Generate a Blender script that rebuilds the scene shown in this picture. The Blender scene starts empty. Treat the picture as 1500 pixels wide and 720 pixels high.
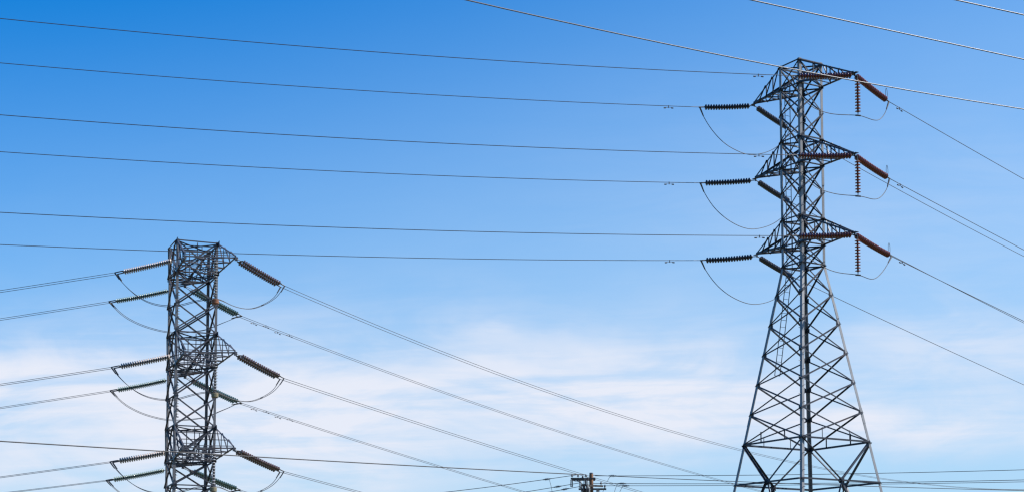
import bpy, bmesh, math, random
from mathutils import Vector, Matrix
random.seed(7)
R = math.radians
scene = bpy.context.scene
COL = scene.collection

# ---------------------------------------------------------------- camera, sky, sun, exposure
cam_data = bpy.data.cameras.new('camera')
cam = bpy.data.objects.new('camera', cam_data); COL.objects.link(cam)
cam.location = (0, 0, 1.7)
cam.rotation_euler = (R(90 + 4.4), 0, 0)
cam_data.sensor_width = 36.0
cam_data.lens = 2300 / 1500 * 36.0
cam_data.shift_y = (733 - 360) / 1500
cam_data.clip_start = 0.5
cam_data.clip_end = 12000
scene.camera = cam

SUN_EL, SUN_AZ = 48.0, 87.0          # azimuth clockwise from the view direction (+Y)
scene.view_settings.view_transform = 'Standard'
scene.view_settings.look = 'None'
scene.view_settings.exposure = 0.55
scene.view_settings.gamma = 1.0
scene.view_settings.use_curve_mapping = False
try:
    scene.cycles.max_bounces = 6
    scene.cycles.filter_width = 1.3
except Exception:
    pass

world = bpy.data.worlds.new('World'); scene.world = world
world.use_nodes = True
nt = world.node_tree; nt.nodes.clear(); NN, LK = nt.nodes, nt.links
def node(kind, **kw):
    n = NN.new(kind)
    for k, v in kw.items(): setattr(n, k, v)
    return n
def mth(op, a, b=None, c=None, clamp=False):
    n = node('ShaderNodeMath', operation=op, use_clamp=clamp)
    for i, v in enumerate((a, b, c)):
        if v is None: continue
        if isinstance(v, (int, float)): n.inputs[i].default_value = v
        else: LK.new(v, n.inputs[i])
    return n.outputs[0]
sky = node('ShaderNodeTexSky', sky_type='NISHITA', sun_disc=False, sun_elevation=R(SUN_EL), sun_rotation=R(SUN_AZ))
sky.air_density, sky.dust_density, sky.ozone_density, sky.altitude = 1.0, 0.35, 3.0, 0
tc = node('ShaderNodeTexCoord'); sep = node('ShaderNodeSeparateXYZ'); LK.new(tc.outputs['Generated'], sep.inputs[0])
SX, SY, SZ = sep.outputs['X'], sep.outputs['Y'], sep.outputs['Z']
def smooth(v, lo, hi, t0=0.0, t1=1.0):
    n = node('ShaderNodeMapRange', interpolation_type='SMOOTHSTEP')
    n.inputs['From Min'].default_value = lo; n.inputs['From Max'].default_value = hi
    n.inputs['To Min'].default_value = t0; n.inputs['To Max'].default_value = t1
    LK.new(v, n.inputs['Value']); return n.outputs[0]
def blend(f, a, b):
    n = node('ShaderNodeMix', data_type='RGBA'); LK.new(f, n.inputs['Factor'])
    for v, s in ((a, n.inputs[6]), (b, n.inputs[7])):
        if isinstance(v, tuple): s.default_value = (*v, 1)
        else: LK.new(v, s)
    return n.outputs[2]
hs = node('ShaderNodeHueSaturation'); hs.inputs['Saturation'].default_value = 1.22; hs.inputs['Value'].default_value = 1.42
LK.new(sky.outputs[0], hs.inputs['Color'])
# the deep blue belt of polarised sky a quarter turn from the sun
mul = node('ShaderNodeMix', data_type='RGBA', blend_type='MULTIPLY'); mul.inputs['Factor'].default_value = 1.0
deep = mth('ADD', mth('MULTIPLY', SX, -0.8), mth('MULTIPLY', SZ, 1.5))
LK.new(blend(smooth(deep, 0.20, 0.83), (0.66, 0.84, 0.91), (0.0, 0.60, 0.92)), mul.inputs[7]); LK.new(hs.outputs[0], mul.inputs[6])
# thin cirrus: streaky noise on the sky directions, gathered in a few drifting banks (azimuth and elevation as tangents)
ya = mth('MAXIMUM', SY, 0.05)
az = mth('DIVIDE', SX, ya); el = mth('DIVIDE', SZ, ya)
def noise(sx, sy, ox, oy, detail, rough, dist=0.0):
    cb = node('ShaderNodeCombineXYZ')
    LK.new(mth('MULTIPLY_ADD', az, sx, ox), cb.inputs[0]); LK.new(mth('MULTIPLY_ADD', el, sy, mth('MULTIPLY_ADD', az, -sy * 0.03, oy)), cb.inputs[1])
    n = node('ShaderNodeTexNoise'); n.inputs['Scale'].default_value = 1.0; n.inputs['Detail'].default_value = detail
    n.inputs['Roughness'].default_value = rough; n.inputs['Distortion'].default_value = dist
    LK.new(cb.outputs[0], n.inputs['Vector']); return n.outputs['Fac']
puff = noise(9, 30, 3.1, 7.3, 8.0, 0.62, 0.7)
streak = noise(4.5, 66, 0.4, 2.0, 8.0, 0.62, 0.5)
wob = mth('MULTIPLY', mth('SUBTRACT', noise(9, 16, 8.0, 1.0, 4.0, 0.55), 0.5), 0.055)
def bank(x, y, rx, ry, amp):
    u = mth('MULTIPLY', mth('SUBTRACT', az, (x - 750) / 2300), 2300 / rx)
    v = mth('MULTIPLY', mth('SUBTRACT', mth('ADD', el, wob), (910 - y) / 2300), 2300 / ry)
    r2 = mth('ADD', mth('MULTIPLY', u, u), mth('MULTIPLY', v, v))
    return mth('MULTIPLY', mth('POWER', 2.718, mth('MULTIPLY', r2, -1.0)), amp)
tot = None
for bk in ((540, 600, 420, 90, 0.85), (930, 548, 260, 66, 0.8), (40, 560, 330, 62, 0.75), (180, 680, 520, 75, 0.75), (1430, 505, 260, 46, 0.55),
           (1400, 618, 330, 60, 0.65), (720, 484, 80, 13, 0.2), (1130, 620, 260, 50, 0.55), (1300, 330, 420, 160, 0.16), (420, 470, 420, 60, 0.2), (-500, 560, 350, 80, 0.8), (2000, 580, 350, 70, 0.8)):
    k = bank(*bk); tot = k if tot is None else mth('ADD', tot, k)
tex = mth('ADD', mth('MULTIPLY', puff, 0.6), mth('MULTIPLY', streak, 0.5))
cl = mth('MULTIPLY', mth('MULTIPLY', tot, smooth(tex, 0.38, 0.68, 0.44, 1.20)), 0.86, clamp=True)
veil = mth('MULTIPLY', smooth(mth('ADD', SZ, mth('MULTIPLY', SX, -0.10)), 0.43, 0.06), mth('MULTIPLY_ADD', puff, 0.18, 0.62))     # milky veil towards the horizon
base = blend(veil, mul.outputs[2], (2.95, 4.40, 6.25))
fin = blend(cl, base, (5.75, 6.05, 6.85))
bg = node('ShaderNodeBackground'); bg.inputs['Strength'].default_value = 0.095
LK.new(fin, bg.inputs[0])
wo = node('ShaderNodeOutputWorld'); LK.new(bg.outputs[0], wo.inputs[0])

sd = bpy.data.lights.new('sun', 'SUN'); sd.energy = 4.6; sd.angle = R(0.53); sd.color = (1.0, 0.95, 0.88)
so = bpy.data.objects.new('sun', sd); COL.objects.link(so)
sdir = Vector((math.sin(R(SUN_AZ)) * math.cos(R(SUN_EL)), math.cos(R(SUN_AZ)) * math.cos(R(SUN_EL)), math.sin(R(SUN_EL))))
so.rotation_euler = sdir.to_track_quat('Z', 'Y').to_euler()
so.location = (60, -20, 80)

# ---------------------------------------------------------------- materials
def mat(name, col, rough=0.6, metal=0.0, var=0.25, scale=3.0, spec=0.5, streaks=0.0, bump=0.0, coat=0.0, rust=0.0, trans=0.0):
    m = bpy.data.materials.new(name); m.use_nodes = True
    t = m.node_tree; b = t.nodes['Principled BSDF']
    b.inputs['Roughness'].default_value = rough; b.inputs['Metallic'].default_value = metal
    b.inputs['Specular IOR Level'].default_value = spec; b.inputs['Coat Weight'].default_value = coat
    b.inputs['Transmission Weight'].default_value = trans
    co = t.nodes.new('ShaderNodeTexCoord'); mp = t.nodes.new('ShaderNodeMapping'); t.links.new(co.outputs['Object'], mp.inputs[0])
    mp.inputs['Scale'].default_value = (1, 1, 1 - streaks)
    n = t.nodes.new('ShaderNodeTexNoise'); n.inputs['Scale'].default_value = scale; n.inputs['Detail'].default_value = 6; n.inputs['Roughness'].default_value = 0.6
    t.links.new(mp.outputs[0], n.inputs['Vector'])
    r = t.nodes.new('ShaderNodeValToRGB'); e = r.color_ramp.elements
    e[0].position, e[1].position = 0.3, 0.72
    e[0].color = (*[c * (1 - var) for c in col], 1); e[1].color = (*[min(1, c * (1 + var)) for c in col], 1)
    t.links.new(n.outputs['Fac'], r.inputs[0]); out = r.outputs[0]
    if rust:
        n2 = t.nodes.new('ShaderNodeTexNoise'); n2.inputs['Scale'].default_value = scale * 0.45; n2.inputs['Detail'].default_value = 8
        t.links.new(co.outputs['Object'], n2.inputs['Vector'])
        r2 = t.nodes.new('ShaderNodeMapRange'); r2.inputs['From Min'].default_value = 0.58; r2.inputs['From Max'].default_value = 0.72; r2.inputs['To Max'].default_value = rust
        t.links.new(n2.outputs['Fac'], r2.inputs['Value'])
        mm = t.nodes.new('ShaderNodeMix'); mm.data_type = 'RGBA'
        t.links.new(r2.outputs[0], mm.inputs['Factor']); t.links.new(out, mm.inputs[6]); mm.inputs[7].default_value = (0.13, 0.055, 0.03, 1); out = mm.outputs[2]
    t.links.new(out, b.inputs['Base Color'])
    if bump:
        bp = t.nodes.new('ShaderNodeBump'); bp.inputs['Strength'].default_value = bump; bp.inputs['Distance'].default_value = 0.02
        t.links.new(n.outputs['Fac'], bp.inputs['Height']); t.links.new(bp.outputs[0], b.inputs['Normal'])
    return m
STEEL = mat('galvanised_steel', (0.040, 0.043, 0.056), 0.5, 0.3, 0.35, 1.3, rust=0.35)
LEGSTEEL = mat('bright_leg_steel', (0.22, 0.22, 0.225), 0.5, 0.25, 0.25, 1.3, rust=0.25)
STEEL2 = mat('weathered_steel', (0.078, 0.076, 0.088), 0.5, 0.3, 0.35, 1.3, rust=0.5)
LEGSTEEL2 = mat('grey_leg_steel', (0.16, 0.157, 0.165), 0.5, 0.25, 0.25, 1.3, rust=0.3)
FITTING = mat('fitting_steel', (0.07, 0.07, 0.075), 0.5, 0.5, 0.2, 8)
ALU = mat('stranded_aluminium', (0.055, 0.057, 0.065), 0.5, 0.3, 0.15, 5)
ALU_SUNLIT = mat('sunlit_aluminium', (0.14, 0.144, 0.155), 0.4, 0.3, 0.1, 5)  # lighter copy of ALU: the near wires' sunlit look is in the colour
CABLE = mat('black_cable', (0.03, 0.03, 0.035), 0.5, 0.0, 0.2, 5)
RED = mat('red_brown_glaze', (0.165, 0.038, 0.02), 0.25, 0.0, 0.25, 9, coat=0.4)
BROWN = mat('brown_glaze', (0.17, 0.10, 0.07), 0.22, 0.0, 0.25, 9, coat=0.5)
REDHANG = mat('warm_red_brown_glaze', (0.34, 0.085, 0.045), 0.3, 0.0, 0.25, 9, coat=0.3)
TAN = mat('sunlit_brown_glaze', (0.42, 0.33, 0.27), 0.22, 0.0, 0.25, 9, coat=0.5)  # paler brown for the left-going strings, their sunlit tops painted into the glaze
PALEGREEN = mat('sunlit_green_glass', (0.25, 0.32, 0.24), 0.15, 0.0, 0.2, 9, coat=0.5, trans=0.15)  # paler copy of the green glass, sunlight on the left-going strings coloured in
IRON = mat('cap_iron', (0.035, 0.034, 0.036), 0.6, 0.3, 0.2, 9)
GREY = mat('dark_grey_glaze', (0.045, 0.045, 0.055), 0.3, 0.0, 0.25, 9, coat=0.3)
GREEN = mat('green_toughened_glass', (0.15, 0.22, 0.16), 0.12, 0.0, 0.2, 9, coat=0.4, trans=0.25)
PALE = mat('pale_grey_glaze', (0.4, 0.4, 0.42), 0.25, 0.0, 0.12, 9, coat=0.5)
RUST = mat('rusty_iron', (0.22, 0.085, 0.04), 0.8, 0.0, 0.35, 10)
OLIVE = mat('weathered_iron', (0.2, 0.17, 0.1), 0.8, 0.0, 0.3, 10)
WOOD = mat('weathered_pine', (0.22, 0.115, 0.065), 0.85, 0.0, 0.4, 9, streaks=0.93, bump=0.4)
ARMWOOD = mat('grey_timber', (0.10, 0.085, 0.075), 0.85, 0.0, 0.35, 9, bump=0.4)
TANK = mat('grey_enamel', (0.20, 0.21, 0.22), 0.45, 0.0, 0.15, 3)
PORC = mat('white_porcelain', (0.62, 0.62, 0.6), 0.25, 0.0, 0.1, 8)
CONC = mat('concrete', (0.32, 0.31, 0.29), 0.9, 0.0, 0.25, 4, bump=0.3)
GRASS = mat('dry_grass_ground', (0.09, 0.085, 0.04), 0.95, 0.0, 0.5, 0.15, bump=0.5)

# ---------------------------------------------------------------- helpers
def V(p): return Vector(p)
def tag(o, label=None, cat=None, group=None, kind=None):
    for k, v in (('label', label), ('category', cat), ('group', group), ('kind', kind)):
        if v: o[k] = v
    return o
def thing(name, loc, label, cat, group=None):
    o = bpy.data.objects.new(name, None); COL.objects.link(o); o.location = loc; o.empty_display_size = 0.3
    return tag(o, label, cat, group)
def part(name, bm, m, parent=None, smooth=False):
    me = bpy.data.meshes.new(name); bm.normal_update(); bm.to_mesh(me); bm.free(); me.materials.append(m)
    if smooth:
        for p in me.polygons: p.use_smooth = True
    o = bpy.data.objects.new(name, me); COL.objects.link(o)
    if parent is not None:                       # geometry is written in world axes: undo the parents' shift
        o.parent = parent; off = Vector((0, 0, 0)); q = parent
        while q is not None: off += q.location; q = q.parent
        o.location = -off
    return o
def inst(name, me, M, parent):                   # a copy of a shared part at a world matrix
    o = bpy.data.objects.new(name, me); COL.objects.link(o); o.parent = parent
    off = Vector((0, 0, 0)); q = parent
    while q is not None: off += q.location; q = q.parent
    o.matrix_basis = Matrix.Translation(-off) @ M
    return o
def frame(d, hint=(0, 0, 1)):
    d = V(d).normalized(); h = V(hint)
    if abs(d.dot(h.normalized())) > 0.98: h = Vector((1, 0, 0))
    u = h.cross(d).normalized(); return u, d.cross(u).normalized(), d
def box(bm, c, sx, sy, sz, M=None):
    r = bmesh.ops.create_cube(bm, size=1.0)
    m = Matrix.Translation(V(c)) @ (M.to_4x4() if M else Matrix.Identity(4)) @ Matrix.Diagonal((sx, sy, sz, 1))
    bmesh.ops.transform(bm, matrix=m, verts=r['verts'])
def bar(bm, a, b, w, h, hint=(0, 0, 1)):         # flat bar
    a, b = V(a), V(b); u, v, d = frame(b - a, hint)
    P = [u * (sx * w / 2) + v * (sy * h / 2) for sx, sy in ((-1, -1), (1, -1), (1, 1), (-1, 1))]
    lo = [bm.verts.new(a + p) for p in P]; hi = [bm.verts.new(b + p) for p in P]
    for i in range(4): bm.faces.new((lo[i], lo[(i + 1) % 4], hi[(i + 1) % 4], hi[i]))
    bm.faces.new(lo[::-1]); bm.faces.new(hi)
def angle(bm, a, b, w, t, u, v):                 # rolled steel angle: L section, flanges along u and v from the heel line a-b
    a, b = V(a), V(b); d = (b - a).normalized()
    u = V(u); u = (u - d * u.dot(d)).normalized(); v = V(v); v = (v - d * v.dot(d)).normalized()
    P = [u * x + v * y for x, y in ((0, 0), (w, 0), (w, t), (t, t), (t, w), (0, w))]
    lo = [bm.verts.new(a + p) for p in P]; hi = [bm.verts.new(b + p) for p in P]
    flip = u.cross(v).dot(d) < 0
    for i in range(6):
        f = (lo[i], lo[(i + 1) % 6], hi[(i + 1) % 6], hi[i]); bm.faces.new(f[::-1] if flip else f)
    bm.faces.new(lo if flip else lo[::-1]); bm.faces.new(hi[::-1] if flip else hi)
def brace(bm, a, b, n, w=0.07, t=0.008, off=0.0):  # an angle lying in the plane with outward normal n, moved out by off
    a, b, n = V(a), V(b), V(n).normalized(); d = (b - a).normalized(); u = n.cross(d).normalized()
    angle(bm, a + n * off - u * (w / 2), b + n * off - u * (w / 2), w, t, u, -n if off <= 0 else n)
def tube(bm, pts, r, seg=6, r1=None):
    pts = [V(p) for p in pts]; rings = []; u = None; N = len(pts)
    for i, p in enumerate(pts):
        d = (pts[min(i + 1, N - 1)] - pts[max(i - 1, 0)]).normalized()
        if u is None: u = frame(d)[0]
        else: u = (u - d * u.dot(d)).normalized()
        v = d.cross(u); rr = r if r1 is None else r + (r1 - r) * i / (N - 1)
        rings.append([bm.verts.new(p + (u * math.cos(2 * math.pi * k / seg) + v * math.sin(2 * math.pi * k / seg)) * rr) for k in range(seg)])
    for A, B in zip(rings, rings[1:]):
        for k in range(seg): bm.faces.new((A[k], A[(k + 1) % seg], B[(k + 1) % seg], B[k]))
    bm.faces.new(rings[0][::-1]); bm.faces.new(rings[-1])
def lathe(bm, prof, M, seg=14):                  # profile (radius, height) turned about local z
    rings = [[bm.verts.new(M @ Vector((r * math.cos(2 * math.pi * k / seg), r * math.sin(2 * math.pi * k / seg), z))) for k in range(seg)] for r, z in prof]
    for A, B in zip(rings, rings[1:]):
        for k in range(seg): bm.faces.new((A[k], A[(k + 1) % seg], B[(k + 1) % seg], B[k]))
    bm.faces.new(rings[0][::-1]); bm.faces.new(rings[-1])
def Mz(p, d):
    u, v, d = frame(d); return Matrix.Translation(V(p)) @ Matrix((u, v, d)).transposed().to_4x4()
def catmull(P, n=6):
    P = [V(p) for p in P]; Q = [P[0] * 2 - P[1]] + P + [P[-1] * 2 - P[-2]]; out = []
    for i in range(1, len(Q) - 2):
        a, b, c, d = Q[i - 1:i + 3]
        for k in range(n):
            t = k / n; out.append(0.5 * ((2 * b) + (c - a) * t + (2 * a - 5 * b + 4 * c - d) * t * t + (3 * b - a - 3 * c + d) * t ** 3))
    out.append(P[-1]); return out
def relax(P, it=3):
    P = [V(p) for p in P]
    for _ in range(it): P = [P[0]] + [(P[i - 1] + P[i] * 2 + P[i + 1]) / 4 for i in range(1, len(P) - 1)] + [P[-1]]
    return P
def span(A, head, s, c, length, n=48, t0=0.0):   # hanging wire: parabola leaving A on a heading
    d = Vector((math.cos(R(head)), math.sin(R(head)), 0)); A = V(A); out = []
    for i in range(n + 1):
        f = i / n; t = t0 + (length - t0) * (0.35 * f + 0.65 * f * f); out.append(A + d * t + Vector((0, 0, -s * t + c * t * t)))
    return out

# ---------------------------------------------------------------- measured geometry (metres, camera at the origin looking along +Y)
RN = []   # right pylon, right-hand (near) circuit: tip, left string end, right string end, foot of hanging string, jumper, wire numbers
RN.append(dict(tip=(16.823,75.250,28.430), L=(13.522,74.241,28.038), R=(19.012,77.438,27.832), T2=(16.953,75.250,28.430), V=(16.953,75.250,26.409),
  J=[(13.52,74.24,28.04),(13.76,74.31,27.49),(14.17,74.44,26.92),(14.66,74.58,26.56),(15.18,74.74,26.41),(15.82,74.92,26.34),(16.95,75.25,26.41),(17.45,75.79,26.48),(17.99,76.37,26.53),(18.40,76.81,26.71),(18.77,77.20,27.19),(19.01,77.44,27.83)], wl=(0.0692,0.00089), wr=(0.0821,0.00030)))
RN.append(dict(tip=(16.756,75.250,24.396), L=(13.505,74.256,24.130), R=(18.983,77.477,23.894), T2=(16.886,75.250,24.396), V=(16.886,75.250,22.391),
  J=[(13.50,74.26,24.13),(13.77,74.34,23.52),(14.26,74.48,22.99),(14.77,74.64,22.63),(15.30,74.79,22.47),(15.93,74.97,22.38),(16.89,75.25,22.39),(17.38,75.79,22.47),(17.91,76.37,22.53),(18.37,76.85,22.76),(18.79,77.28,23.30),(18.98,77.48,23.89)], wl=(0.0718,0.00083), wr=(0.0928,0.00030)))
RN.append(dict(tip=(16.690,75.250,20.478), L=(13.486,74.270,20.184), R=(19.043,77.603,19.969), T2=(16.820,75.250,20.478), V=(16.820,75.250,18.506),
  J=[(13.49,74.27,20.18),(13.86,74.38,19.51),(14.41,74.55,19.08),(14.93,74.70,18.85),(15.24,74.79,18.69),(15.87,74.98,18.54),(16.82,75.25,18.51),(17.31,75.78,18.49),(17.71,76.21,18.50),(18.11,76.64,18.71),(18.62,77.17,19.28),(19.04,77.60,19.97)], wl=(0.0723,0.00073), wr=(0.1050,0.00030)))
RF = []   # right pylon, left-hand (far) circuit
RF.append(dict(tip=(12.723,80.600,28.679), L=(9.744,79.689,28.301), R=(14.978,82.854,28.154),
  J=[(9.74,79.69,28.30),(9.97,79.83,27.81),(10.43,80.12,27.21),(11.08,80.53,26.68),(11.78,80.96,26.41),(12.49,81.39,26.30),(13.17,81.80,26.46),(13.86,82.21,26.79),(14.39,82.52,27.22),(14.77,82.73,27.70),(14.98,82.85,28.15)], wl=(0.0654,0.00079), wr=(0.1137,0.00060)))
RF.append(dict(tip=(12.748,80.600,24.698), L=(9.742,79.681,24.292), R=(15.039,82.892,24.119),
  J=[(9.74,79.68,24.29),(9.93,79.80,23.86),(10.46,80.14,23.16),(11.11,80.54,22.69),(11.81,80.97,22.40),(12.52,81.41,22.31),(13.20,81.81,22.47),(13.88,82.22,22.79),(14.46,82.56,23.25),(14.83,82.77,23.68),(15.04,82.89,24.12)], wl=(0.0669,0.00075), wr=(0.1227,0.00030)))
RF.append(dict(tip=(12.771,80.600,20.675), L=(9.738,79.673,20.242), R=(15.101,82.930,20.073),
  J=[(9.74,79.67,20.24),(9.96,79.82,19.81),(10.53,80.18,19.14),(11.18,80.58,18.69),(11.88,81.01,18.42),(12.55,81.42,18.32),(13.22,81.83,18.44),(13.91,82.24,18.74),(14.48,82.57,19.18),(14.89,82.81,19.68),(15.10,82.93,20.07)], wl=(0.0701,0.00067), wr=(0.1259,0.00030)))
LN = []   # left pylon, near circuit
LN.append(dict(TL=(-20.008,94.650,23.897), TR=(-17.088,95.850,24.072), L=(-24.365,95.262,23.060), R=(-14.566,98.372,22.922), l0=0.82, r0=0.26, V=(-18.249,95.250,21.483),
  J=[(-24.37,95.26,23.06),(-24.02,95.26,22.55),(-23.33,95.26,21.87),(-22.57,95.26,21.36),(-21.81,95.26,21.10),(-21.09,95.26,21.02),(-20.38,95.25,21.06),(-19.51,95.25,21.31),(-18.67,95.25,21.46),(-18.25,95.25,21.48),(-17.85,95.60,21.43),(-17.34,96.04,21.22),(-16.71,96.57,21.13),(-16.11,97.08,21.26),(-15.40,97.68,21.73),(-14.94,98.06,22.20),(-14.68,98.28,22.68),(-14.57,98.37,22.92)], wl=(0.1223,0.00040), wr=(0.2047,0.00135)))
LN.append(dict(TL=(-19.914,94.650,17.990), TR=(-17.050,95.850,18.153), L=(-24.468,95.290,17.212), R=(-14.541,98.359,17.015), l0=0.91, r0=0.21, V=(-18.269,95.250,15.688),
  J=[(-24.47,95.29,17.21),(-24.12,95.29,16.71),(-23.42,95.28,16.04),(-22.65,95.28,15.55),(-21.88,95.27,15.30),(-21.16,95.27,15.23),(-20.43,95.26,15.28),(-19.55,95.26,15.54),(-18.70,95.25,15.70),(-18.27,95.25,15.69),(-17.87,95.59,15.65),(-17.35,96.03,15.42),(-16.71,96.57,15.32),(-16.11,97.07,15.42),(-15.38,97.67,15.86),(-14.92,98.04,16.31),(-14.66,98.26,16.78),(-14.54,98.36,17.01)], wl=(0.1267,0.00040), wr=(0.1617,0.00040)))
LN.append(dict(TL=(-19.945,94.650,12.137), TR=(-17.054,95.850,12.227), L=(-24.436,95.281,11.411), R=(-14.484,98.420,11.127), l0=1.12, r0=0.21, V=(-18.288,95.250,9.905),
  J=[(-24.44,95.28,11.41),(-24.08,95.28,10.92),(-23.39,95.28,10.26),(-22.61,95.27,9.78),(-21.84,95.27,9.54),(-21.12,95.26,9.47),(-20.39,95.26,9.53),(-19.50,95.26,9.79),(-18.65,95.25,9.96),(-18.29,95.25,9.90),(-17.83,95.65,9.90),(-17.31,96.09,9.66),(-16.67,96.62,9.53),(-16.06,97.13,9.61),(-15.33,97.73,10.01),(-14.87,98.10,10.44),(-14.60,98.33,10.90),(-14.48,98.42,11.13)], wl=(0.1201,0.00040), wr=(0.1498,0.00040)))
LF = []   # left pylon, far circuit
LF.append(dict(TL=(-23.033,104.550,23.975), TR=(-22.144,104.900,24.330), L=(-27.272,105.146,23.304), R=(-18.934,108.110,22.901), l0=0.19, r0=0.66, V=(-22.897,106.713,21.511),
  J=[(-27.27,105.15,23.30),(-26.88,105.29,22.86),(-26.28,105.50,22.34),(-25.37,105.83,21.89),(-24.51,106.14,21.64),(-23.72,106.42,21.50),(-22.90,106.71,21.51),(-21.89,107.07,21.65),(-21.10,107.35,21.84),(-20.35,107.61,22.23),(-19.69,107.85,22.56),(-19.20,108.02,22.83),(-18.93,108.11,22.90)], wl=(0.1270,0.00040), wr=(0.1871,0.00074)))
LF.append(dict(TL=(-23.023,104.550,17.909), TR=(-22.045,104.900,18.126), L=(-27.053,105.116,17.230), R=(-18.850,108.094,16.810), l0=0.24, r0=0.65, V=(-22.750,106.691,15.441),
  J=[(-27.05,105.12,17.23),(-26.67,105.26,16.79),(-26.07,105.47,16.27),(-25.18,105.80,15.82),(-24.33,106.11,15.57),(-23.56,106.39,15.44),(-22.75,106.69,15.44),(-21.76,107.05,15.58),(-20.98,107.33,15.77),(-20.25,107.60,16.15),(-19.59,107.83,16.47),(-19.11,108.00,16.75),(-18.85,108.09,16.81)], wl=(0.1298,0.00040), wr=(0.1725,0.00040)))
LF.append(dict(TL=(-23.013,104.550,11.851), TR=(-22.085,104.900,12.023), L=(-27.215,105.141,11.171), R=(-18.868,108.116,10.776), l0=0.28, r0=0.70, V=(-22.838,106.714,9.407),
  J=[(-27.22,105.14,11.17),(-26.83,105.28,10.74),(-26.22,105.50,10.23),(-25.31,105.83,9.78),(-24.45,106.14,9.53),(-23.67,106.42,9.40),(-22.84,106.71,9.41),(-21.83,107.07,9.54),(-21.04,107.35,9.74),(-20.29,107.62,10.11),(-19.63,107.85,10.44),(-19.14,108.02,10.71),(-18.87,108.12,10.78)], wl=(0.1062,0.00040), wr=(0.2202,0.00100)))
DW = {}   # start, heading, slope, sag, length for the low distribution wires and the bright near wires
DW['b1'] = ((5.423,115.000,12.488), 225, 0.0331, 0.00012, 75)
DW['r2'] = ((5.925,115.000,12.462), 10, 0.0309, 0.00036, 70)
DW['r1'] = ((6.126,115.000,12.412), -12, 0.0207, 0.00051, 60)
DW['r3'] = ((5.938,115.300,11.884), -12, 0.0268, 0.00054, 60)
DW['r4'] = ((5.953,115.600,11.733), -10, 0.0164, 0.00034, 60)
DW['b2'] = ((4.737,114.200,12.413), 168, 0.1307, 0.00200, 60)
DW['b3'] = ((4.902,114.600,11.847), 168, 0.1545, 0.00200, 60)
DW['b4'] = ((5.018,115.000,11.631), 168, 0.1645, 0.00200, 60)
DW['W1'] = ((15.005,45.000,16.660), 206.3, 0.0298, 0.00184, 60)
DW['W2'] = ((13.705,41.000,16.694), 206.3, -0.0031, 0.00030, 50)
DW['W3'] = ((12.731,38.000,16.728), 206.3, 0.0058, 0.00030, 50)

# ---------------------------------------------------------------- ground
bm = bmesh.new(); bmesh.ops.create_grid(bm, x_segments=40, y_segments=40, size=4000)
tag(part('ground', bm, GRASS), kind='structure')

# ---------------------------------------------------------------- lattice pylons
UP = Vector((0, 0, 1))
class Body:
    """Square lattice body: corner positions at any height, legs, panels."""
    def __init__(s, c, dirs, radius): s.c, s.dirs, s.radius = Vector((c[0], c[1], 0)), [V(d).normalized() for d in dirs], radius
    def corner(s, i, z): return s.c + s.dirs[i % 4] * s.radius(z) + UP * z
    def normal(s, i): return (s.dirs[i % 4] + s.dirs[(i + 1) % 4]).normalized()      # face between corner i and i+1
def legs(B, root, zs, w, t, m, plates, bolts=None):
    for i in range(4):
        bm = bmesh.new(); u = B.dirs[(i + 1) % 4] - B.dirs[i]; v = B.dirs[(i - 1) % 4] - B.dirs[i]
        ks = [zs[0]] + [z for z in zs[1:]]
        for a, b in zip(ks, ks[1:]): angle(bm, B.corner(i, a), B.corner(i, b), w, t, u, v)
        o = part('leg', bm, m, root)
        for z in plates:                         # splice plates bolted round the heel
            pb = bmesh.new(); d = B.dirs[i] * 0.012
            angle(pb, B.corner(i, z - 0.4) + d, B.corner(i, z + 0.4) + d, w * 1.02, t * 0.7, u, v)
            part('splice_plate', pb, m, o)
        if i == bolts:                           # climbing bolts up one leg
            sb = bmesh.new(); tube(sb, [(0, 0, 0), (0, 0, 0.16)], 0.014, 5); me = bpy.data.meshes.new('step_bolt'); sb.to_mesh(me); sb.free(); me.materials.append(m)
            z = 3.5; k = 0
            while z < zs[0] - 0.3:
                f, g = (u, v) if k % 2 else (v, u); f, g = f.normalized(), g.normalized()
                inst('step_bolt', me, Mz(B.corner(i, z) + f * 0.06 - g * 0.001, -g), o); z += 0.42; k += 1
        fb = bmesh.new(); p = B.corner(i, 0); 
        lathe(fb, [(0.55, -0.5), (0.55, 0.28), (0.42, 0.34)], Matrix.Translation(Vector((p.x, p.y, 0))), 16)
        part('footing', fb, CONC, root)
def xpanel(B, root, i, z0, z1, m, w, lt, dbl=False):
    n = B.normal(i); a0, a1, b0, b1 = B.corner(i, z0), B.corner(i, z1), B.corner(i + 1, z0), B.corner(i + 1, z1)
    bm = bmesh.new(); e = random.uniform(0, 0.002)
    brace(bm, a0, b1, n, w, 0.008, 0.003 + e)
    brace(bm, b0, a1, n, w, 0.008, -lt - 0.004 - e)
    if dbl:
        dd = (b1 - a0).normalized(); uu = n.cross(dd) * (w * 1.5)
        brace(bm, a0 + uu, b1 + uu, n, w * 0.9, 0.008, 0.004 + e)
    for p in (a0, b0):                           # gusset plates at the nodes
        c = p + ((b0 if p is a0 else a0) - p).normalized() * 0.13
        u, v, d = frame(n); box(bm, c - n * (lt + 0.001 + e), 0.26, 0.2, 0.006, Matrix((u, v, d)).transposed())
    mid = (a0 + b1) / 2; return part('cross_brace', bm, m, root)
def ring(B, root, z, m, w, lt, plan=True):
    bm = bmesh.new()
    for i in range(4): brace(bm, B.corner(i, z), B.corner(i + 1, z), B.normal(i), w, 0.008, 0.0145 + 0.0007 * i)
    if plan:
        angle(bm, B.corner(0, z - 0.03), B.corner(2, z - 0.03), w * 0.8, 0.007, B.dirs[1], -UP)
        angle(bm, B.corner(1, z - 0.045), B.corner(3, z - 0.045), w * 0.8, 0.007, B.dirs[0], -UP)
    return part('horizontal_ring', bm, m, root)
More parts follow.
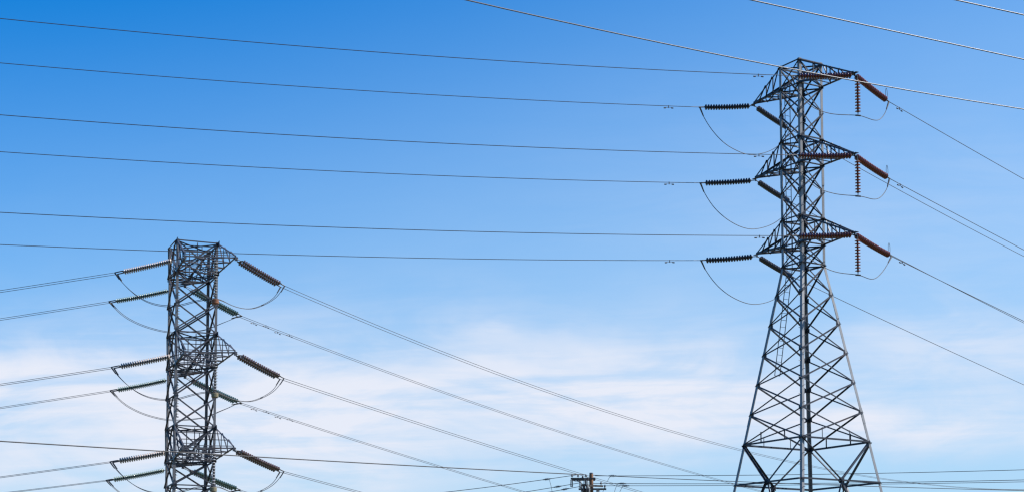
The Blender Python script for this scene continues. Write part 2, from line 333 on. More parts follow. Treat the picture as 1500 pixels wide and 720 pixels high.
def lerp(a, b, f): return V(a) * (1 - f) + V(b) * f

# ---- right pylon: square body corner-on to the camera, pointed arms
ca, sa = math.cos(R(14)), math.sin(R(14))
CR = (14.69, 78.0)
def rad_r(z): return 1.085 if z >= 19.55 else 1.085 + (19.55 - z) * 0.2275
BR = Body(CR, [(-sa, -ca, 0), (ca, -sa, 0), (sa, ca, 0), (-ca, sa, 0)], rad_r)       # corners: near, right, far, left
ZR = [29.87, 28.67, 27.33, 25.97, 24.63, 23.27, 21.93, 20.57, 19.55]
ZL = [19.55 - 1.495 * k for k in range(7)]
right = thing('lattice_pylon', (CR[0], CR[1], 0), 'tall dark steel lattice pylon at right with splayed legs and pointed arms', 'pylon', 'steel lattice transmission pylons')
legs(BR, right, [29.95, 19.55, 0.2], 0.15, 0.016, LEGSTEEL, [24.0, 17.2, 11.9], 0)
for a, b in zip(ZR, ZR[1:]):
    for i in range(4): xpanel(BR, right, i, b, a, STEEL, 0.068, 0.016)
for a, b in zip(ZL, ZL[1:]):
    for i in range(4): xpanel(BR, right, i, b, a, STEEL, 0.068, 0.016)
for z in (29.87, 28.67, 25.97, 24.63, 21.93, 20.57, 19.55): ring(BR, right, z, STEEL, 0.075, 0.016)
ring(BR, right, ZL[-1], STEEL, 0.09, 0.016, False)
# open bottom panel: V bracing to the middle of a lower ring, legs of an A below
zr, zl2 = ZL[-1], 8.55
ring(BR, right, zl2, STEEL, 0.09, 0.016, False)
for i in range(4):
    n = BR.normal(i); mid = lerp(BR.corner(i, zl2), BR.corner(i + 1, zl2), 0.5)
    bm = bmesh.new()
    brace(bm, BR.corner(i, zr), mid, n, 0.09, 0.008, 0.004); brace(bm, BR.corner(i + 1, zr), mid, n, 0.09, 0.008, -0.021)
    u, v, d = frame(n); box(bm, mid - n * 0.012, 0.34, 0.3, 0.008, Matrix((u, v, d)).transposed())
    part('vee_brace', bm, STEEL, right)
    bm = bmesh.new()
    brace(bm, mid, BR.corner(i, 0.6), n, 0.1, 0.008, 0.005); brace(bm, mid, BR.corner(i + 1, 0.6), n, 0.1, 0.008, -0.023)
    for s in (0, 1):
        c0 = BR.corner(i + s, 0.6)
        for f, h in ((0.33, 6.1), (0.66, 3.6)): brace(bm, lerp(mid, c0, f), BR.corner(i + s, h), n, 0.06, 0.007, -0.03 - 0.004 * s)
    part('foot_brace', bm, STEEL, right)
    bm = bmesh.new()                             # short hangers between the ring and the panel above it
    for f in (0.3, 0.7):
        p = lerp(BR.corner(i, zr), BR.corner(i + 1, zr), f); brace(bm, p, p + UP * (0.55 if f < 0.5 else 0.5), n, 0.045, 0.006, -0.034)
    part('hanger_brace', bm, STEEL, right)
def pointed_arm(B, root, i, tip, zb, zt, m, side):
    """Arm from the face between corners i and i+1 to a point: two bottom chords, two top chords, lacing and a tip plate."""
    tip = V(tip); A0, A1, T0, T1 = B.corner(i, zb), B.corner(i + 1, zb), B.corner(i, zt), B.corner(i + 1, zt)
    bm = bmesh.new(); n = B.normal(i); lat = (A1 - A0).normalized()
    ta, tb = tip - lat * 0.07, tip + lat * 0.07
    angle(bm, A0, ta, 0.095, 0.01, lat, UP); angle(bm, A1, tb, 0.095, 0.01, -lat, UP)
    angle(bm, T0, ta + UP * 0.05, 0.08, 0.009, lat, -UP); angle(bm, T1, tb + UP * 0.05, 0.08, 0.009, -lat, -UP)
    arm = part('cross_arm', bm, m, root)
    bm = bmesh.new(); K = 4                       # zigzag lacing on the bottom and both sides
    for k in range(K):
        f0, f1 = k / K, (k + 1) / K
        if k < K - 1: angle(bm, lerp(A0, ta, f1) + UP * 0.012, lerp(A1, tb, f1) + UP * 0.012, 0.05, 0.006, n, UP)
        P, Q = (lerp(A0, ta, f0), lerp(A1, tb, f1)) if k % 2 else (lerp(A1, tb, f0), lerp(A0, ta, f1))
        if k < K - 1: angle(bm, P + UP * 0.021, Q + UP * 0.021, 0.05, 0.006, n, UP)
        for a, t, e, s in ((A0, T0, ta, -1), (A1, T1, tb, 1)):
            nn = lat * s
            if 0 < k < K - 1: brace(bm, lerp(a, e, f0), lerp(t, e + UP * .05, f0), nn, 0.045, 0.006, -0.004)
            if k < K - 1: brace(bm, lerp(t, e + UP * .05, f0), lerp(a, e, f1), nn, 0.045, 0.006, 0.0115)
    part('arm_lacing', bm, m, arm)
    bm = bmesh.new(); u, v, d = frame(lat); box(bm, tip + UP * 0.0, 0.16, 0.02, 0.42, Matrix((lat, UP.cross(lat), UP)).transposed().to_3x3() @ Matrix.Rotation(R(90), 3, 'X'))
    box(bm, tip - UP * 0.09, 0.05, 0.14, 0.1); part('tip_plate', bm, m, arm)
    return arm
for k in range(3):
    zb, zt = (28.67, 24.63, 20.57)[k], (29.87, 25.97, 21.93)[k]
    pointed_arm(BR, right, 0, V(RN[k]['tip']) + UP * 0.10, zb, zt, STEEL, 1)
    pointed_arm(BR, right, 2, V(RF[k]['tip']) + UP * 0.10, zb, zt, STEEL, -1)
# ladder inside the left face
bm = bmesh.new()
def lad(z): return lerp(BR.corner(3, z), BR.corner(2, z), 0.40) + BR.normal(2) * 0.10 - UP * 0
zs = [14.2 + 0.35 * k for k in range(43)]
for s in (-1, 1):
    off = (BR.dirs[2] - BR.dirs[3]).normalized() * 0.17 * s
    for a, b in ((14.2, 19.55), (19.55, 29.2)): bar(bm, lad(a) + off, lad(b) + off, 0.035, 0.035)
for z in zs:
    off = (BR.dirs[2] - BR.dirs[3]).normalized() * 0.17; tube(bm, [lad(z) - off, lad(z) + off], 0.012, 5)
part('ladder', bm, STEEL, right)

# ---- left pylon: square body, box arms towards and away from the camera
cb, sb_ = math.cos(R(22.8)), math.sin(R(22.8))
CL = (-20.6, 100.0)
U = Vector((cb, sb_, 0)); Nn = Vector((sb_, -cb, 0))
def rad_l(z): return 1.33 * math.sqrt(2) if z >= 9.3 else (1.33 + (9.3 - z) * 0.16) * math.sqrt(2)
BL = Body(CL, [-U + Nn, U + Nn, U - Nn, -U - Nn], rad_l)         # corners: near left, near right, far right, far left
left = thing('lattice_pylon', (CL[0], CL[1], 0), 'narrow steel lattice pylon at left with three tiers of box arms', 'pylon', 'steel lattice transmission pylons')
LZ = [25.9, 23.9, 21.9, 20.05, 17.95, 15.95, 14.05, 11.9, 10.3, 8.5]
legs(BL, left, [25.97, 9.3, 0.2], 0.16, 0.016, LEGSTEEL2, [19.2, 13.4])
for k, (a, b) in enumerate(zip(LZ, LZ[1:])):
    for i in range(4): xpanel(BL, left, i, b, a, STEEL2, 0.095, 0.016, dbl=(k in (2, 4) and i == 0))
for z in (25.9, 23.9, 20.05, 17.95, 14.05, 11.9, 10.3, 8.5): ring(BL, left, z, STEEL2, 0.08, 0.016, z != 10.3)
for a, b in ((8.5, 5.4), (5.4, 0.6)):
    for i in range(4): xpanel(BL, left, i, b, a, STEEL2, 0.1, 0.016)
def box_arm(B, root, i, e0, e1, zb, zt, m, K=3):
    """Arm from the face between corners i and i+1 out to an end beam e0-e1: chords, cross pieces, posts, lacing."""
    e0, e1 = V(e0), V(e1); A0, A1, T0, T1 = B.corner(i, zb), B.corner(i + 1, zb), B.corner(i, zt), B.corner(i + 1, zt)
    lat = (A1 - A0).normalized(); n = B.normal(i); h = UP * 0.16
    bm = bmesh.new()
    angle(bm, A0, e0, 0.11, 0.011, lat, UP); angle(bm, A1, e1, 0.11, 0.011, -lat, UP)
    angle(bm, T0, e0 + h, 0.09, 0.01, lat, -UP); angle(bm, T1, e1 + h, 0.09, 0.01, -lat, -UP)
    angle(bm, e0 - lat * 0.12 - UP * 0.02, e1 + lat * 0.12 - UP * 0.02, 0.075, 0.01, -n, UP)
    angle(bm, e0 + h * 1.1, e1 + h * 1.1, 0.05, 0.008, -n, -UP)
    arm = part('cross_arm', bm, m, root)
    bm = bmesh.new()
    for k in range(K):
        f0, f1 = k / K, (k + 1) / K
        if k < K - 1:
            angle(bm, lerp(A0, e0, f1) + UP * .013, lerp(A1, e1, f1) + UP * .013, 0.045, 0.007, n, UP)
            angle(bm, lerp(T0, e0 + h, f1) - UP * .013, lerp(T1, e1 + h, f1) - UP * .013, 0.045, 0.007, n, -UP)
        angle(bm, lerp(A0, e0, f0) + UP * .022, lerp(A1, e1, f1) + UP * .022, 0.06, 0.007, n, UP)
        angle(bm, lerp(A1, e1, f0) + UP * .031, lerp(A0, e0, f1) + UP * .031, 0.06, 0.007, n, UP)
        for a, t, e, s in ((A0, T0, e0, -1), (A1, T1, e1, 1)):
            nn = lat * s
            if k: brace(bm, lerp(a, e, f0), lerp(t, e + h, f0), nn, 0.042, 0.007, -0.005)
            brace(bm, lerp(t, e + h, f0), lerp(a, e, f1), nn, 0.055, 0.007, 0.013)
    c = lerp(lerp(T0, T1, .5), lerp(e0, e1, .5) + h, 0.34); d = lerp(lerp(A0, A1, .5), lerp(e0, e1, .5), 0.34)
    brace(bm, d, c, n, 0.055, 0.007, 0.0)
    part('arm_lacing', bm, m, arm)
    for a in (A0, A1, T0, T1):                   # gusset plates where the chords meet the legs
        bm = bmesh.new(); u, v, d = frame(lat); box(bm, a + n * 0.16 + UP * (0.03 if a in (A0, A1) else -0.06), 0.34, 0.34, 0.012, Matrix((u, v, d)).transposed()); part('gusset_plate', bm, m, arm)
    for e in (e0, e1):
        bm = bmesh.new(); box(bm, e - UP * 0.05, 0.16, 0.16, 0.22, Matrix((lat, n, UP)).transposed()); part('tip_plate', bm, m, arm)
    return arm
for k in range(3):
    zb, zt = (23.9, 17.95, 11.9)[k], (25.9, 20.05, 14.05)[k]
    up = UP * 0.08
    box_arm(BL, left, 0, V(LN[k]['TL']) + up, V(LN[k]['TR']) + up, zb, zt, STEEL2)
    box_arm(BL, left, 2, V(LF[k]['TR']) + up, V(LF[k]['TL']) + up, zb, zt, STEEL2)

# diaphragms and hip bracing inside the body at each arm
for zb, zt in ((23.9, 25.9), (17.95, 20.05), (11.9, 14.05)):
    bm = bmesh.new()
    for i in range(4):
        m0 = lerp(BL.corner(i, zb), BL.corner(i + 1, zb), .5); m1 = lerp(BL.corner(i + 1, zb), BL.corner(i + 2, zb), .5)
        angle(bm, m0 + UP * 0.05, m1 + UP * 0.05, 0.07, 0.008, BL.normal(i), UP)
        mt = lerp(BL.corner(i, zt), BL.corner(i + 1, zt), .5) ; brace(bm, m0 + UP * .06, mt - UP * .06, BL.normal(i), 0.06, 0.007, -0.05)
        brace(bm, m0 + UP * .07, lerp(BL.corner(i, zb), BL.corner(i, zt), .5), BL.normal(i), 0.055, 0.007, -0.062)
        brace(bm, m0 + UP * .07, lerp(BL.corner(i + 1, zb), BL.corner(i + 1, zt), .5), BL.normal(i), 0.055, 0.007, -0.072)
    part('diaphragm', bm, STEEL2, left)
# ---------------------------------------------------------------- insulator strings
def disc_mesh(m, r=0.137, hub=0.044):
    bm = bmesh.new(); s = r / 0.127
    lathe(bm, [(0.026, -0.072), (hub, -0.068), (hub, -0.022), (max(0.08 * s, hub + 0.01), -0.008), (0.127 * s, 0.014), (0.125 * s, 0.026),
               (0.095 * s, 0.018), (0.09 * s, 0.034), (hub, 0.036), (hub, 0.07), (0.02, 0.075)], Matrix.Identity(4), 16)
    for f in bm.faces:                           # the metal cap and pin between the sheds
        if abs(f.calc_center_median().x) + abs(f.calc_center_median().y) < hub * 1.6 and not -0.02 < f.calc_center_median().z < 0.03: f.material_index = 1
    me = bpy.data.meshes.new('disc'); bm.normal_update(); bm.to_mesh(me); bm.free(); me.materials.append(m); me.materials.append(IRON)
    for p in me.polygons: p.use_smooth = True
    return me
DISC = {m.name: disc_mesh(m, r, hb) for m, r, hb in ((RED, .155, .05), (TAN, .18, .075), (GREY, .15, .07), (PALEGREEN, .18, .075), (PALE, .15, .05))}
THIN = {m.name: disc_mesh(m, r, .045) for m, r in ((REDHANG, .14), (PALE, .15), (BROWN, .16), (GREEN, .16))}
PITCH = {BROWN.name: 0.16, GREEN.name: 0.16, TAN.name: 0.14, PALEGREEN.name: 0.14, PALE.name: 0.17}
def string(label, group, A, B, m, l0=0.25, l1=0.42, twin=0.0, ends=0.0, loop=False, pad=None, weight=None, kind='dead end'):
    """Cap-and-pin string from A on the arm to B where the conductor is clamped."""
    A, B = V(A), V(B); d = (B - A).normalized(); Ln = (B - A).length
    t = thing('insulator_string', A, label, 'insulator', group)
    side = d.cross(UP)
    side = side.normalized() if side.length > 0.1 else Vector((1, 0, 0))
    rows = (-twin / 2, twin / 2) if twin else (0.0,)
    n = int((Ln - l0 - l1) / PITCH.get(m.name, 0.146)); sp = (Ln - l0 - l1) / n
    rolls = frame(d)
    for r in rows:
        for k in range(n):
            p = A + d * (l0 + (k + 0.5) * sp) + side * r
            p = p - UP * (0.035 * math.sin(math.pi * (l0 + k * sp) / Ln) if kind == 'dead end' else 0)
            inst('disc', (THIN if kind == 'hanging' or twin else DISC)[m.name], Mz(p, d), t)
    bm = bmesh.new()
    if twin:
        h = l0 * 0.55
        for r in rows: tube(bm, [A + side * (r * 0.5), A + d * h + side * (r * 0.7), A + d * (l0 + 0.05) + side * r], 0.022, 6)
    else: tube(bm, [A, A + d * (l0 + 0.05)], 0.024, 6)
    part('link', bm, FITTING, t)
    if twin:
        for q, w in ((l0 - 0.03, twin), (Ln - l1 + 0.05, max(twin, ends))):
            bm = bmesh.new(); box(bm, A + d * q, w + 0.16, 0.11, 0.025, Matrix((side, d, side.cross(d))).transposed()); part('yoke_plate', bm, FITTING, t)
        if ends: rows = (-ends / 2, ends / 2)
        for r in rows:
            bm = bmesh.new(); a = A + d * (Ln - l1 + 0.05) + side * r; tube(bm, [a, B + side * r], 0.036, 8)
            part('conductor_clamp', bm, FITTING, t)
    elif ends:                                   # one string, a yoke carrying two conductors
        bm = bmesh.new(); box(bm, A + d * (Ln - l1 + 0.05), ends + 0.14, 0.11, 0.025, Matrix((side, d, side.cross(d))).transposed()); part('yoke_plate', bm, FITTING, t)
        rows = (-ends / 2, ends / 2)
        for r in rows:
            bm = bmesh.new(); tube(bm, [A + d * (Ln - l1 + 0.05) + side * r, B + side * r], 0.036, 8); part('conductor_clamp', bm, FITTING, t)
    elif kind == 'hanging':
        bm = bmesh.new(); tube(bm, [A + d * (Ln - l1), B], 0.022, 6); tube(bm, [B - Vector((.13, 0, 0)), B + Vector((.13, 0, -0.02))], 0.04, 8); part('conductor_clamp', bm, FITTING, t)
    else:
        bm = bmesh.new(); tube(bm, [A + d * (Ln - l1), B + d * 0.05], 0.034, 8); part('conductor_clamp', bm, FITTING, t)
    if pad is not None:                          # jumper terminals pointing down the loop
        pd = (V(pad) - B).normalized()
        for r in rows:
            bm = bmesh.new(); tube(bm, [B + side * r, B + side * r + pd * 0.5], 0.045, 8, 0.03); part('jumper_terminal', bm, FITTING, t)
    if loop:                                     # racket-shaped arcing horn
        bm = bmesh.new(); b = A + d * (Ln - l1 + 0.08); P = []
        for k in range(17):
            a = 2 * math.pi * k / 16; P.append(b + UP * (0.30 - 0.30 * math.cos(a)) + d * (0.085 * math.sin(a)))
        tube(bm, P, 0.012, 5); part('arcing_horn', bm, FITTING, t)
    if weight:
        bm = bmesh.new(); lathe(bm, [(0.20, -0.13), (0.22, -0.11), (0.22, 0.11), (0.20, 0.13)], Matrix.Translation(B - UP * 0.16), 16); part('jumper_weight', bm, weight, t)
    return t

# ---------------------------------------------------------------- conductors and jumpers
def damper(P, i, parent, m=FITTING):
    p, d = P[i], (P[i + 1] - P[i]).normalized()
    bm = bmesh.new(); c = p - UP * 0.085
    tube(bm, [p + UP * 0.03, c - UP * 0.02], 0.024, 6); tube(bm, [c - d * 0.24, c + d * 0.24], 0.010, 5)
    for s in (-1, 1): tube(bm, [c + d * (0.15 * s) - UP * .012, c + d * (0.26 * s) - UP * .02], 0.034, 7)
    return part('vibration_damper', bm, m, parent)
def conductor(label, group, A, head, s, c, length, r=0.016, m=ALU, damp=(), t0=0.0, name='conductor', n=56):
    A = V(A); P = span(A, head, s, c, length, n, t0); bm = bmesh.new()
    tube(bm, [p - A for p in P], r, 6)
    o = part(name, bm, m, smooth=True); o.location = A; tag(o, label, 'power line', group)
    dd = Vector((math.cos(R(head)), math.sin(R(head)), -s)).normalized()
    for t in damp: damper([A + dd * t, A + dd * (t + 1)], 0, o)
    return o
def twin(label, group, A, head, s, c, length, r=0.0155, sep=0.44, damp=(), spacers=()):
    A = V(A); t = thing('twin_conductor', A, label, 'power line', group)
    side = Vector((math.sin(R(head)), -math.cos(R(head)), 0)); dd = Vector((math.cos(R(head)), math.sin(R(head)), -s)).normalized()
    P = span(A, head, s, c, length)
    for k in (-1, 1):
        bm = bmesh.new(); tube(bm, [p + side * (k * sep / 2) for p in P], r, 6); w = part('subconductor', bm, ALU, t, True)
        for q in damp:
            p = A + dd * (q + 0.4 * (k + 1)) + side * (k * sep / 2); damper([p, p + dd], 0, w)
    for q in spacers:
        bm = bmesh.new(); z = Vector((math.cos(R(head)) * q, math.sin(R(head)) * q, -s * q + c * q * q)); tube(bm, [A + z - side * sep / 2, A + z + side * sep / 2], 0.02, 5); part('spacer', bm, FITTING, t)
    return t
def jumper(label, group, J, r=0.018):
    P = relax(catmull(J, 5), 4); bm = bmesh.new(); A = P[0]; tube(bm, [p - A for p in P], r, 6)
    o = part('jumper_cable', bm, ALU, smooth=True); o.location = A; return tag(o, label, 'cable', group)
def twin_jumper(label, group, J, sep0, sep1, r=0.0185, sp=()):
    P = relax(catmull(J, 5), 4); A = P[0]; t = thing('twin_jumper', A, label, 'cable', group); N = len(P) - 1
    def off(i):
        d = P[min(i + 1, N)] - P[max(i - 1, 0)]; d.z = 0; s = d.normalized().cross(UP); f = i / N
        return s * (sep0 * (1 - f) + sep1 * f) / 2
    for k in (-1, 1):
        bm = bmesh.new(); tube(bm, [p + off(i) * k + UP * (0.03 * k * math.sin(math.pi * i / N)) for i, p in enumerate(P)], r, 6); part('jumper_cable', bm, ALU, t, True)
    for f in sp:
        i = int(f * N); bm = bmesh.new(); tube(bm, [P[i] - off(i) * 1.1, P[i] + off(i) * 1.1], 0.03, 5); part('spacer', bm, FITTING, t)
    return t

TIER = ('top', 'middle', 'lowest')
for k in range(3):
    T = TIER[k]; q = RN[k]
    string(f'red-brown disc string lying across the right pylon under its {T} right-hand arm', 'red-brown insulators of the right pylon', q['tip'], q['L'], RED, 0.18, 0.36, pad=q['J'][1])
    string(f"red-brown disc string sloping down rightward from the right pylon's {T} right-hand arm", 'red-brown insulators of the right pylon', q['tip'], q['R'], RED, 0.12, 0.30, loop=True, pad=q['J'][-2])
    string(f"red-brown disc string hanging straight down from the right pylon's {T} right-hand arm", 'red-brown insulators of the right pylon', q['T2'], q['V'], REDHANG, 0.22, 0.14, kind='hanging')
    jumper(f'slack jumper wire held by the hanging discs of the {T} right-hand arm', 'jumpers of the right pylon', q['J'])
    conductor(f'{("highest", "third", "fifth")[k]} of six wires crossing the sky from left edge to right pylon', 'wires between the left edge and the right pylon', q['L'], 197, *q['wl'], 82, damp=(1.75,))
    conductor(f'wire running down to the right edge from the {T} red-brown disc string', 'wires leaving the right pylon to the right', q['R'], 45, *q['wr'], 300, damp=(1.0,))
    q = RF[k]
    string(f'level dark grey disc string left of the {T} left-hand arm of the right pylon', 'dark grey insulators of the right pylon', q['tip'], q['L'], GREY, 0.28, 0.3, pad=q['J'][1])
    string(f'dark grey disc string slanting in behind the right pylon from its {T} left-hand arm', 'dark grey insulators of the right pylon', q['tip'], q['R'], GREY, 0.28, 0.36)
    jumper(f'deep sagging jumper wire left of the right pylon below its {T} left-hand arm', 'jumpers of the right pylon', q['J'])
    conductor(f'{("second", "fourth", "lowest")[k]} of six sky-crossing wires, ending at the {T} level grey disc string', 'wires between the left edge and the right pylon', q['L'], 197, *q['wl'], 86, damp=(1.75,))
    conductor(f'wire emerging from behind the right pylon, fed by its {T} slanting grey disc string', 'wires leaving the right pylon to the right', q['R'], 45, *q['wr'], 300)

    q = LN[k]; m = BROWN
    T2 = lerp(q['TL'], q['TR'], 0.6); Vv = Vector((T2.x, T2.y, q['V'][2]))
    string(f'brown disc string left of the left pylon, upper of the {T} pair', 'insulators of the left pylon', q['TL'], q['L'], TAN, q['l0'], 0.55, ends=0.42, pad=q['J'][1])
    string(f'double brown disc string on the right tip of the left pylon, {T} tier', 'insulators of the left pylon', q['TR'], q['R'], m, q['r0'] + 0.1, 0.4, twin=0.42, pad=q['J'][-2])
    string(f"pale disc string hanging along the left pylon's right leg below its {T} arm", 'insulators of the left pylon', T2, Vv, PALE, 0.15, 0.12, kind='hanging', weight=(RUST, OLIVE, OLIVE)[k])
    twin_jumper(f'twin jumper loop passing in front of the left pylon, slung under its {T} arm', 'jumper loops of the left pylon', q['J'], 0.42, -0.42, sp=(0.8,))
    twin(f"twin wires reaching the left edge from the left pylon's {T} brown string", 'twin wires leaving the left pylon', q['L'], 172, *q['wl'], 240)
    twin(f"twin wires falling away rightward from the left pylon's {T} brown tip string", 'twin wires leaving the left pylon', q['R'], 45, *q['wr'], 150 if k == 0 else 300)
    q = LF[k]
    Tm = lerp(q['TL'], q['TR'], 0.5); Vv = Vector((Tm.x, Tm.y, q['V'][2]))
    string(f'green glass string left of the left pylon, lower of the {T} pair', 'insulators of the left pylon', q['TL'], q['L'], PALEGREEN, q['l0'], 0.5, ends=0.42, pad=q['J'][1])
    string(f'double green glass string showing through the left pylon lattice, {T} tier, pointing right', 'insulators of the left pylon', q['TR'], q['R'], GREEN, q['r0'], 0.4, twin=0.42, pad=q['J'][-2])
    string(f'pale disc string hanging behind the left legs of the left pylon, {T} tier', 'insulators of the left pylon', Tm, Vv, PALE, 0.15, 0.12, kind='hanging')
    twin_jumper(f'twin jumper loop passing behind the left pylon between its {T} green glass strings', 'jumper loops of the left pylon', q['J'], 0.42, -0.42)
    twin(f"twin wires reaching the left edge from the left pylon's {T} green string", 'twin wires leaving the left pylon', q['L'], 172, *q['wl'], 240)
    twin(f"twin wires falling away rightward from the left pylon's {T} green string", 'twin wires leaving the left pylon', q['R'], 45, *q['wr'], 300, sep=0.36, damp=(1.3, 3.4))

# bright wires of a nearer line, overhead
for key, lab in (('W1', 'bright near wire crossing in front of the top of the right pylon'), ('W2', 'bright near wire high at upper right, passing clear above the right pylon'), ('W3', 'short bright wire cutting the top right corner of the sky')):
    A, head, s, c, ln = DW[key]; conductor(lab, 'bright wires of the nearer line', A, head, s, c, ln, 0.0165, ALU_SUNLIT, t0=-30, name='overhead_wire', n=90)

# ---------------------------------------------------------------- wooden pole with its gear and the low wires
PX, PY = 5.83, 115.0
pole = thing('utility_pole', (PX, PY, 0), 'brown wooden utility pole top at the bottom edge, crowded with crossarms and gear', 'utility pole')
bm = bmesh.new(); tube(bm, [(PX, PY, -0.3), (PX, PY, 6.0), (PX, PY, 12.5), (PX, PY, 12.56)], 0.19, 18, 0.13); part('pole_shaft', bm, WOOD, pole, True)
bm = bmesh.new(); lathe(bm, [(0.145, 12.565), (0.15, 12.62), (0.1, 12.65)], Matrix.Translation((PX, PY, 0)), 16); part('pole_cap', bm, TANK, pole)
def xarm(x0, x1, y0, y1, z, w=0.11, h=0.13):
    bm = bmesh.new(); bar(bm, (PX + x0, PY + y0, z), (PX + x1, PY + y1, z), w, h); return part('crossarm', bm, ARMWOOD, pole)
xarm(-1.52, 0.30, -0.21, -0.21, 12.18); xarm(-1.40, 0.30, 0.21, 0.21, 12.13)
xarm(-0.75, 0.85, -0.62, 0.12, 11.66); xarm(-0.95, 1.08, -0.34, -0.34, 11.40)
for a, b in (((-1.2, -0.29, 12.12), (-0.2, -0.29, 11.5)), ((0.6, -0.42, 11.36), (0.1, -0.42, 10.7)), ((-0.6, -0.42, 11.36), (-0.1, -0.42, 10.7))):
    bm = bmesh.new(); bar(bm, (PX + a[0], PY + a[1], a[2]), (PX + b[0], PY + b[1], b[2]), 0.05, 0.012, (0, 1, 0)); part('arm_brace', bm, FITTING, pole)
def pin(x, y, z, m=GREY, s=1.0):                 # pin insulator on an arm
    bm = bmesh.new(); lathe(bm, [(0.02, -0.06), (0.02, 0.03), (0.09 * s, 0.035), (0.075 * s, 0.08), (0.04, 0.09), (0.07 * s, 0.1), (0.055 * s, 0.15), (0.035, 0.165), (0.045, 0.19), (0.02, 0.21)], Matrix.Translation((PX + x, PY + y, z)), 12)
    part('pin_insulator', bm, m, pole, True)
for x, y, z in ((-1.42, -0.21, 12.3), (-0.98, -0.21, 12.3), (-0.62, 0.21, 12.25), (-0.4, -0.21, 12.3), (0.72, 0.06, 11.77), (0.98, -0.34, 11.52)): pin(x, y, z)
def cutout(x, y, z, m=GREY):                     # fuse cutout: finned body, fuse tube, two brackets
    bm = bmesh.new(); M = Matrix.Translation((PX + x, PY + y, z)); P = [(0.035, -0.27)]
    for k in range(6): P += [(0.04, -0.24 + 0.08 * k), (0.085, -0.21 + 0.08 * k), (0.04, -0.19 + 0.08 * k)]
    lathe(bm, P + [(0.035, 0.27)], M, 12); o = part('fuse_cutout', bm, m, pole)
    bm = bmesh.new(); tube(bm, [(PX + x - 0.13, PY + y - 0.1, z - 0.25), (PX + x - 0.1, PY + y - 0.1, z + 0.22)], 0.025, 8)
    for s in (-0.25, 0.25): bar(bm, (PX + x, PY + y, z + s), (PX + x - 0.14, PY + y - 0.12, z + s * 0.9), 0.04, 0.03)
    part('fuse_tube', bm, FITTING, o)
cutout(-1.42, -0.33, 11.82); cutout(-0.78, -0.33, 11.75, PORC); cutout(-0.52, -0.45, 11.5); cutout(-0.28, -0.5, 11.72, PORC); cutout(-0.66, -0.5, 11.15); cutout(0.45, -0.5, 11.1); cutout(-0.46, -0.62, 11.9); cutout(-0.16, -0.42, 11.3, PORC); cutout(-0.62, -0.65, 11.45); cutout(-0.3, -0.68, 11.2)
for x, z in ((-0.42, 11.0), (0.5, 10.3)):       # transformer can on the pole
    bm = bmesh.new(); lathe(bm, [(0.24, -0.5), (0.26, -0.46), (0.26, 0.36), (0.27, 0.38), (0.25, 0.44), (0.12, 0.48)], Matrix.Translation((PX + x, PY - 0.1, z)), 20)
    o = part('transformer', bm, TANK, pole, True)
    for s in (-0.1, 0.1):
        bm = bmesh.new(); P = [(0.03, 0)]
        for k in range(4): P += [(0.035, 0.03 + 0.06 * k), (0.06, 0.05 + 0.06 * k), (0.035, 0.065 + 0.06 * k)]
        lathe(bm, P + [(0.02, 0.3)], Matrix.Translation((PX + x + s, PY - 0.1, z + 0.45)), 10); part('bushing', bm, PORC, o)
for P in ([(-1.42, -0.3, 12.08), (-1.1, -0.35, 11.95), (-0.78, -0.35, 12.02)], [(-0.78, -0.4, 11.5), (-0.7, -0.45, 11.3), (-0.66, -0.5, 11.42)], [(-0.28, -0.45, 11.45), (-0.35, -0.4, 11.2), (-0.52, -0.3, 11.25)], [(0.98, -0.34, 11.6), (0.75, -0.4, 11.1), (0.45, -0.5, 11.36)], [(-0.4, -0.25, 12.4), (-0.25, -0.3, 12.2), (-0.28, -0.5, 11.98)]):
    bm = bmesh.new(); tube(bm, catmull([(PX + a, PY + b, c) for a, b, c in P], 5), 0.016, 5); part('pole_lead', bm, CABLE, pole, True)
LOW = (('b1', 0.032, 'thick black cable crossing in front of the left pylon to the wooden pole'), ('r2', 0.024, 'dark low wire sloping gently down from the wooden pole to the right edge'),
       ('r1', 0.020, 'topmost low wire running nearly level from the wooden pole to the right edge'), ('r3', 0.021, 'upper of two close low wires going right from the wooden pole'), ('r4', 0.018, 'lower of two close low wires going right from the wooden pole'),
       ('b2', 0.021, 'highest of three low wires rising from the bottom edge to the wooden pole'), ('b3', 0.020, 'middle of three short low wires left of the wooden pole'), ('b4', 0.020, 'lowest and shortest of three low wires left of the wooden pole'))
for key, r, lab in LOW:
    A, head, s, c, ln = DW[key]; conductor(lab, 'low wires on the wooden pole', A, head, s, c, ln, r * 1.12, CABLE, name='distribution_wire', n=60)
def at(key, x):                                  # point of a low wire at world x, and its direction
    A, head, s, c, ln = DW[key]; t = (x - A[0]) / math.cos(R(head)); d = Vector((math.cos(R(head)), math.sin(R(head)), -s + 2 * c * t)).normalized()
    return V(A) + Vector((math.cos(R(head)) * t, math.sin(R(head)) * t, -s * t + c * t * t)), d
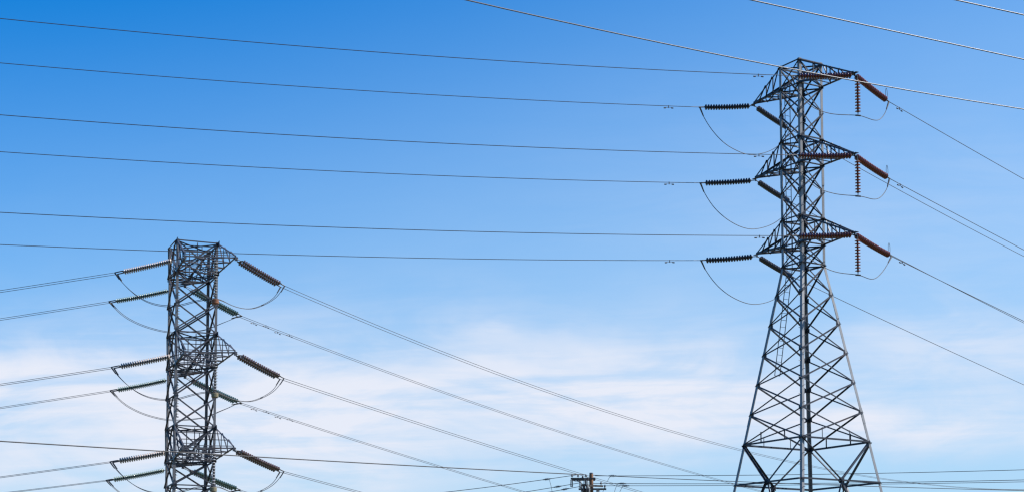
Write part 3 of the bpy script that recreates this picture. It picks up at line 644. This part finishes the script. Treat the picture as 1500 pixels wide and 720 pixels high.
def strain(key, x, lab, ln=0.34, m=GREY):
    p, d = at(key, x); t = thing('strain_insulator', p, lab, 'insulator', 'strain insulators on the low wires'); M = Mz(p, d)
    P = [(0.026, -ln / 2)]; k = 0; N = int(ln / 0.06)
    for k in range(N): z = -ln / 2 + 0.03 + 0.06 * k; P += [(0.04, z), (0.105, z + 0.018), (0.04, z + 0.034)]
    bm = bmesh.new(); lathe(bm, P + [(0.026, ln / 2)], M, 12); part('shed_body', bm, m, t, True)
    for s in (-1, 1):
        bm = bmesh.new(); tube(bm, [p + d * (s * ln / 2), p + d * (s * (ln / 2 + 0.13))], 0.045, 8, 0.03); part('end_fitting', bm, FITTING, t)
K = 115 / 2300.0
strain('r1', (897.5 - 750) * K, 'stubby dark insulator on the topmost wire just right of the wooden pole')
strain('r3', (911.5 - 750) * K, 'dark insulator on the upper of the two close wires right of the pole')
strain('r4', (917 - 750) * K, 'dark insulator farthest right of the wooden pole, on the lower close wire')
strain('b2', (801 - 750) * K, 'dark insulator farthest left of the wooden pole, on the highest low wire')
strain('b3', (817 - 750) * K, 'dark insulator on the middle low wire left of the wooden pole')
strain('b4', (828 - 750) * K, 'dark insulator nearest the left side of the pole, on the lowest wire')
def drop(key, x, dx, z1, lab):
    p, d = at(key, x); q = Vector((p.x + dx, p.y - 0.1, z1)); bm = bmesh.new()
    tube(bm, [v - p for v in catmull([p, lerp(p, q, 0.5) + Vector((dx * 0.12, 0, 0)), q], 6)], 0.016, 5)
    o = part('jumper_cable', bm, CABLE, smooth=True); o.location = p; tag(o, lab, 'cable', 'short drop leads near the wooden pole')
drop('r1', (895 - 750) * K, -0.25, 11.98, 'short lead slanting down from the topmost wire right of the wooden pole')
drop('r3', (905 - 750) * K, -0.3, 10.9, 'thin lead dropping left from the upper close wire right of the pole')
drop('r4', (913.5 - 750) * K, -0.35, 10.9, 'thin lead dropping out of the picture from the lower close wire')
drop('b2', (804.5 - 750) * K, 0.25, 10.9, 'thin lead falling from the insulator farthest left of the wooden pole')
